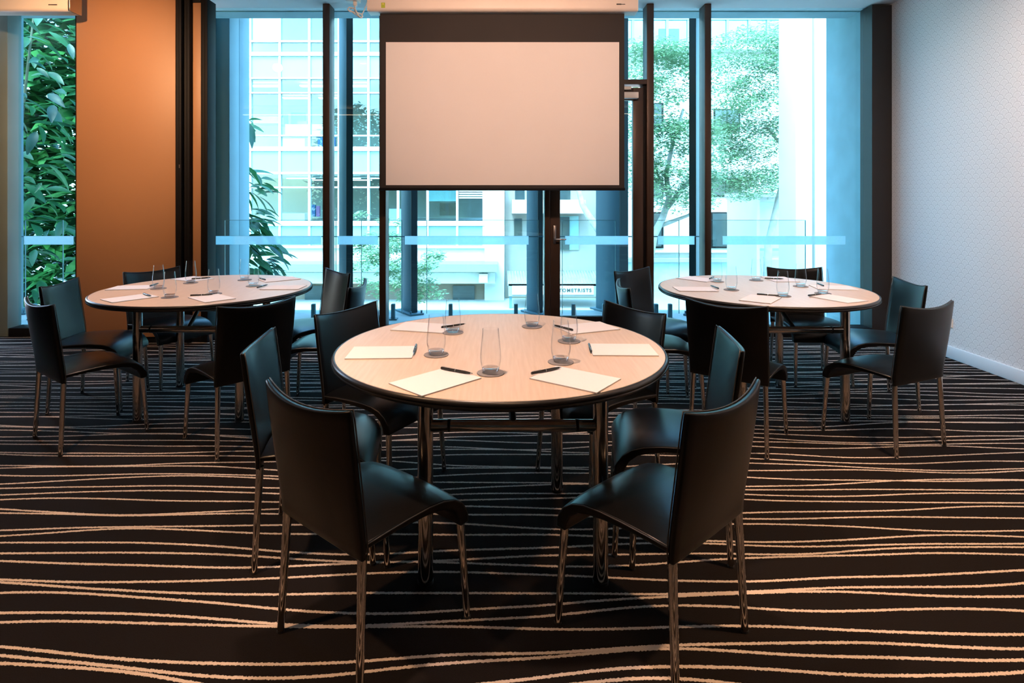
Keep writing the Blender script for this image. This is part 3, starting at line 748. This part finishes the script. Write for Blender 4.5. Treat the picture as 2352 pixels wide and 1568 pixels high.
# office floors seen through the panes
for (zt_, zb_) in ((-140,126),(178,344),(396,516)):
    R('floor_slab', b1, 300, zb_, 1111, zb_+8, Y1+.1, 6, M['interior'])
    R('ceiling_slab', b1, 300, zt_, 1111, zt_+3, Y1+.12, 6, M['ceil_office'])
R('rear_wall', b1, 300, -60, 1111, 500, Y1+6.2, .2, M['interior'])
for k in range(14):
    yk = Y1+.8+(k%4)*1.3; x_ = 590+(k*53)%520; zt_ = (178,396)[k%2]
    o = b1.location; zc = Zp(zt_, Y1)-.16-o.z; xc = X(x_, Y1)-o.x
    box('ceiling_lamp', xc-.5, xc+.5, yk-o.y-.12, yk-o.y+.12, zc, zc+.04, M['office_lamp'], b1)
for k, (a, b, c, d_, dy, m) in enumerate([(582,267,640,283,1.5,'desk'),(655,285,760,312,1.2,'desk'),(640,262,660,290,2,'blue'),(668,258,700,290,2.2,'blue'),(683,278,705,300,2.0,'purple'),(690,288,703,300,1.4,'yellow'),
      (580,14,640,92,1.0,'ceil_office'),(730,315,770,337,1.3,'blue'),(598,490,700,508,1.3,'desk'),(716,470,724,497,1.5,'blue'),(726,473,734,497,1.5,'purple'),(1010,466,1050,495,2.2,'brick'),(985,430,1050,462,.4,'spandrel'),(880,480,930,508,1.4,'desk'),(650,318,700,336,1.0,'desk')]):
    R('blind' if m in ('ceil_office','spandrel') else 'office_furniture', b1, a, b, c, d_, Y1+dy, .1 if m not in ('desk',) else .7, M[m])
for k in range(4): R('vent_louvre', b1, 1054, 437+k*5.2, 1109, 440+k*5.2, Y1-.03, .05, M['bwhite'])
# beige building
Y2 = 20.4
b2 = building('rendered_building', 1280, Y2, 'beige rendered building with white window hoods and a sign awning')
R('wall', b2, 1160, -200, 1380, 690, Y2, 4, M['beige'])
R('edge_pilaster', b2, 1374, -200, 1381, 690, Y2-.15, .5, M['bwhite'])
R('window_hood', b2, 1176, 459, 1345, 490, Y2-.7, .75, M['bwhite'])
R('window_hood', b2, 1176, 300, 1345, 330, Y2-.7, .75, M['bwhite'])
for a, b, c, d_ in ((1181,502,1199,545),(1286,437,1310,459),(1183,437,1205,459)):
    f_ = R('window', b2, a, b, c, d_, Y2-.03, .1, M['darkwin'])
f_ = R('window', b2, 1272, 496, 1329, 574, Y2-.04, .1, M['spandrel'])
R('pane', b2, 1274, 498, 1308, 573, Y2-.09, .04, M['darkwin'])
aw = empty('shop_awning', (X(1290, Y2-2.0), Y2-2.0, -2.2), label='corrugated awning with a white fascia sign below the beige building', cat='awning')
o = aw.location
def prism(name, par, px0, px1, y0, z0t, y1, z1t, th, mat):
    bm = bmesh.new(); o = par.location; a, b = X(px0, y0)-o.x, X(px1, y0)-o.x
    vs = [bm.verts.new(c) for c in ((a,y0-o.y,z0t-th-o.z),(b,y0-o.y,z0t-th-o.z),(b,y1-o.y,z1t-th-o.z),(a,y1-o.y,z1t-th-o.z),(a,y0-o.y,z0t-o.z),(b,y0-o.y,z0t-o.z),(b,y1-o.y,z1t-o.z),(a,y1-o.y,z1t-o.z))]
    for f in ((3,2,1,0),(4,5,6,7),(0,1,5,4),(1,2,6,5),(2,3,7,6),(3,0,4,7)): bm.faces.new([vs[i] for i in f])
    return mesh_obj(name, finish(bm, name), mat, par)
ya, yb = Y2-2.0, Y2-.74
rf = prism('roof_sheet', aw, 1166, 1402, ya, Zp(652, ya), yb, Zp(622, yb), .06, M['roof'])
bm = bmesh.new(); n = 34
for k in range(n):
    p0 = 1168+k*(232/n); xx = X(p0, ya)-o.x
    add_tube(bm, [(xx, ya-o.y, Zp(652, ya)-o.z), (xx, yb-o.y, Zp(622, yb)-o.z)], .022, 6)
mesh_obj('roof_rib', finish(bm, 'roof_rib', True), M['roof'], rf)['kind'] = 'stuff'
R('fascia', aw, 1168, 652, 1402, 680, ya, .06, M['roof'])
sg = R('sign_board', aw, 1176, 656.5, 1364, 676.5, ya-.06, .06, M['bwhite'])
R('post', aw, 1170, 680, 1176, 720, ya+.1, .1, M['colsteel']); R('post', aw, 1392, 680, 1398, 720, ya+.1, .1, M['colsteel'])
R('shop_front', b2, 1160, 684, 1374, 700, Y2-.05, .1, M['darkwin'])
cu = bpy.data.curves.new('lettering', 'FONT'); cu.body = 'OPTOMETRISTS'; cu.size = .2; cu.extrude = .006; cu.offset = .006; cu.space_character = 1.25; cu.align_x = 'RIGHT'
to = bpy.data.objects.new('lettering', cu); sc.collection.objects.link(to)
bpy.context.view_layer.update(); dg = bpy.context.evaluated_depsgraph_get(); me = bpy.data.meshes.new_from_object(to.evaluated_get(dg)); bpy.data.objects.remove(to)
ys = ya-.07; xs = [v.co.x for v in me.vertices]; wd = X(1358.5, ys)-X(1266, ys); s_ = wd/(max(xs)-min(xs))
lt = mesh_obj('lettering', me, M['signgrey'], sg, rot=(math.pi/2, 0, 0), scale=(s_, s_, 1))
lt.location = (X(1358.5, ys)-o.x - max(xs)*s_, ys-o.y, Zp(670.2, ys)-o.z)
# cream building behind the trees
Y3 = 22.0
b3 = building('cream_building', 1650, Y3, 'cream building with dark windows behind the feathery street trees')
R('wall', b3, 1381, 112, 2150, 690, Y3, 4, M['bwhite'])
R('slab_edge', b3, 1381, 102, 2150, 113, Y3-.5, .6, M['bwhite'])
R('upper_glazing_back', b3, 1381, -120, 2150, 101, Y3+1.5, .2, M['interior'])
vx3 = [1381, 1454, 1533, 1582, 1672, 1722, 1765, 1822, 1900, 1980, 2060]
for i in range(len(vx3)-1):
    for r0, r1 in ((-60,36),(46,100)): R('window_pane', b3, vx3[i]+2, r0, vx3[i+1]-2, r1, Y3, .02, M['office_glass'])
for x in vx3: R('mullion', b3, x-3, -90, x+3, 102, Y3-.06, .12, M['spandrel'])
R('transom', b3, 1381, 37, 2150, 45, Y3-.08, .14, M['spandrel'])
R('poster_board', b3, 1513, 66, 1560, 96, Y3+.4, .05, M['blue'])
for a, b, c, d_ in ((1634,487,1706,570),(1497,487,1524,570),(1500,236,1524,290),(1634,410,1700,452),(1497,410,1524,452),(1640,250,1700,300)):
    f_ = R('window', b3, a, b, c, d_, Y3-.06, .1, M['blackframe'])
    m_ = (a+c)/2 if c-a > 40 else c-3
    R('pane', b3, a+3, b+3, m_-1.5, d_-4, Y3-.10, .05, M['darkwin'])
    if c-a > 40: R('pane', b3, m_+1.5, b+3, c-3, d_-4, Y3-.10, .05, M['darkwin'])
R('window_sill', b3, 1490, 575, 1715, 580, Y3-.2, .25, M['bwhite'])
R('base_course', b3, 1400, 600, 2150, 690, Y3-.3, .3, M['concrete'])
R('base_ledge', b3, 1400, 594, 2150, 602, Y3-.5, .55, M['roof'])
k3 = empty('street_kiosk', (X(1790, 17), 17, -2.2), label='white box-shaped kiosk with recessed grey front beyond the balcony', cat='kiosk')
R('roof', k3, 1738, 444, 1860, 452, 16.6, 2.4, M['bwhite']); R('side_wall', k3, 1738, 452, 1745, 720, 16.7, 2.2, M['bwhite'])
R('back_wall', k3, 1745, 452, 1860, 720, 18.2, .2, M['bwhite']); R('header', k3, 1744, 464, 1860, 474, 17.0, .3, M['concrete'])
R('counter', k3, 1744, 576, 1860, 588, 16.8, .8, M['concrete']); R('sign_panel', k3, 1764, 592, 1860, 596, 16.5, .3, M['bwhite'])
# ------------------------------------------------------------------ trees
def quad_leaves(bm_v, bm_f, c, n, rx, ry, rz, L, Wd, flat=.55):
    for _ in range(n):
        while True:
            p = Vector((rnd.uniform(-1,1), rnd.uniform(-1,1), rnd.uniform(-1,1)))
            if p.length <= 1: break
        p = Vector((p.x*rx, p.y*ry, p.z*rz)) + c
        a = rnd.uniform(0, 2*math.pi); d1 = Vector((math.cos(a), math.sin(a), rnd.uniform(-flat, flat*.4))).normalized()
        d2 = d1.cross(Vector((rnd.uniform(-.5,.5), rnd.uniform(-.5,.5), 1))).normalized()
        l = L*rnd.uniform(.6, 1.3); w_ = Wd*rnd.uniform(.7, 1.2); i = len(bm_v)
        bm_v += [tuple(p), tuple(p+d1*l*.45+d2*w_), tuple(p+d1*l), tuple(p+d1*l*.45-d2*w_)]
        bm_f.append((i, i+1, i+2, i+3))
def tree(name, base, limbs, clumps, lab, L=.1, Wd=.022, dens=1.0, mat='leaf_fine'):
    e = empty(name, tuple(base), label=lab, cat='tree', group='street trees')
    o = Vector(base)
    bm = bmesh.new()
    for pts, r0, r1 in limbs:
        n = len(pts); add_tube(bm, [p-o for p in pts], [r0+(r1-r0)*i/(n-1) for i in range(n)], 8)
    mesh_obj('trunk', finish(bm, 'trunk', True), M['bark'], e)
    vs, fs = [], []
    for c, rx, ry, rz, n in clumps: quad_leaves(vs, fs, c-o, int(n*dens), rx, ry, rz, L, Wd)
    me = bpy.data.meshes.new('foliage'); me.from_pydata(vs, [], fs); me.update()
    f_ = mesh_obj('foliage', me, M[mat], e); f_['kind'] = 'stuff'
    return e
def clumps(px0, py0, px1, py1, Y, dY, num, n, r):
    out = []
    for _ in range(num):
        y = Y + rnd.uniform(-dY, dY); c = P(rnd.uniform(px0, px1), rnd.uniform(py0, py1), y)
        k = rnd.uniform(.6, 1.3); out.append((c, r*k, r*k*.8, r*k*.5, int(n*k*k)))
    return out
YT = 13.0; Y5 = 15.2; Y6 = 17.5
Q = lambda px, py, y=YT: P(px, py, y)
tree('feathery_tree', P(1470, 447, YT)*1 + Vector((0, 0, -2.2-H)),
     [([Q(1470,690), Q(1490,600), Q(1502,540), Q(1522,500), Q(1537,455), Q(1530,400), Q(1545,330), Q(1570,250)], .11, .03),
      ([Q(1530,480), Q(1570,430), Q(1600,400), Q(1640,350)], .06, .02), ([Q(1512,520), Q(1580,495), Q(1620,470)], .05, .015), ([Q(1537,455), Q(1510,400), Q(1495,340)], .04, .015)],
     clumps(1450, 100, 1640, 470, YT, .6, 95, 210, .42), 'feathery street tree with twisted pale trunk just past the glazed door')
tree('feathery_tree', P(1760, 447, Y5) + Vector((0, 0, -2.2-H)),
     [([P(1760,690,Y5), P(1765,560,Y5), P(1790,450,Y5), P(1810,380,Y5), P(1800,300,Y5), P(1790,200,Y5)], .12, .03),
      ([P(1800,340,Y5), P(1760,290,Y5), P(1710,320,Y5)], .05, .015), ([P(1810,380,Y5), P(1830,320,Y5), P(1850,250,Y5)], .05, .015)],
     clumps(1650, 60, 1860, 455, Y5, .6, 130, 230, .50) + clumps(1640, 290, 1720, 380, Y5, .5, 12, 220, .42), 'wide feathery street tree beside the sunlit white column')
tree('feathery_tree', P(1430, 447, Y6) + Vector((0, 0, -2.2-H)),
     [([P(1425,720,Y6), P(1405,590,Y6), P(1380,535,Y6), P(1352,495,Y6), P(1338,470,Y6), P(1328,430,Y6), P(1320,360,Y6), P(1330,280,Y6)], .14, .05)],
     clumps(1330, 90, 1500, 330, Y6, .7, 26, 260, .45), 'leaning pale-trunked street tree seen through the glazed door')
tree('young_tree', P(880, 447, 12) + Vector((0, 0, -2.2-H)),
     [([P(890,740,12), P(885,640,12), P(893,580,12), P(880,520,12)], .05, .015), ([P(890,610,12), P(930,590,12), P(960,600,12)], .02, .01), ([P(888,600,12), P(850,560,12), P(840,530,12)], .02, .01)],
     clumps(822, 490, 950, 690, 12, .5, 34, 170, .25) + clumps(940, 580, 1000, 690, 12, .4, 14, 150, .22), 'young street tree with layered foliage between two slim steel columns', L=.09, Wd=.02)
# large-leaved plants
def leaf_mesh(L, Wd):
    bm = bmesh.new(); n = 5; rows_ = []
    for i in range(n+1):
        t_ = i/n; w_ = Wd*math.sin(math.pi*min(1, t_*.94+.03))**.8 * (1-.35*t_); z = -.22*L*t_*t_
        rows_.append([bm.verts.new((-w_, t_*L, z+w_*.35)), bm.verts.new((0, t_*L, z)), bm.verts.new((w_, t_*L, z+w_*.35))])
    for a, b in zip(rows_, rows_[1:]):
        bm.faces.new((a[0], a[1], b[1], b[0])); bm.faces.new((a[1], a[2], b[2], b[1]))
    me = finish(bm, 'leaf', True); me.materials.append(M['leaf_big']); return me
lm = [leaf_mesh(.27, .05), leaf_mesh(.34, .07)]
def big_plant(base, boxes, lab, nstuff=0, sbox=None, face=None):
    e = empty('broadleaf_plant', tuple(base), label=lab, cat='plant'); o = Vector(base)
    bm = bmesh.new(); stems = []
    for (x0, x1, y0, y1, z0, z1, n, dirx) in boxes:
        top_ = Vector(((x0+x1)/2, (y0+y1)/2, z1-.15)) - o
        add_tube(bm, [Vector(((x0+x1)/2-dirx*.6, (y0+y1)/2+.2, -2.2))-o, (top_*.6+Vector((-.4*dirx, .1, 0))), top_], [.05,.03,.012], 7)
        for _ in range(n):
            p = Vector((rnd.uniform(x0, x1), rnd.uniform(y0, y1), rnd.uniform(z0, z1))) - o
            lf = bpy.data.objects.new('leaf', rnd.choice(lm)); lf.location = p
            lf.rotation_euler = (rnd.uniform(-.9, .3), rnd.uniform(-.6, .6), -math.pi/2*dirx + rnd.uniform(-1.2, 1.2)); s = rnd.uniform(.7, 1.2); lf.scale = (s, s, s)
            link(lf, e)
    mesh_obj('stem', finish(bm, 'stem', True), M['stem'], e)
    if nstuff:
        vs, fs = [], []
        x0, x1, y0, y1, z0, z1 = sbox
        quad_leaves(vs, fs, Vector(((x0+x1)/2, (y0+y1)/2, (z0+z1)/2))-o, nstuff, (x1-x0)/2*1.3, (y1-y0)/2, (z1-z0)/2*1.2, .42, .085, .8)
        me = bpy.data.meshes.new('foliage'); me.from_pydata(vs, [], fs); me.update()
        f_ = mesh_obj('foliage', me, M['leaf_big'], e); f_['kind'] = 'stuff'
big_plant((-3.9, 8.6, -2.2), [(-3.75,-3.3,7.9,8.5,.75,1.15,44,1), (-3.75,-3.3,7.9,8.5,1.3,1.75,26,1), (-3.75,-3.15,7.9,8.5,.15,.7,64,1), (-3.75,-3.4,7.9,8.4,2.3,2.5,10,1), (-4.35,-4.1,8.0,8.6,.3,3.6,60,1)],
          'large-leaved green plant spreading from behind the broad blue-grey column')
big_plant((-6.7, 8.6, -2.2), [(-7.2,-5.9,7.7,8.9,-.4,4.0,280,1)], 'dense large-leaved foliage outside the window by the orange panel', 9000, (-9.2,-5.6,9.2,10.8,-1.6,5.4))
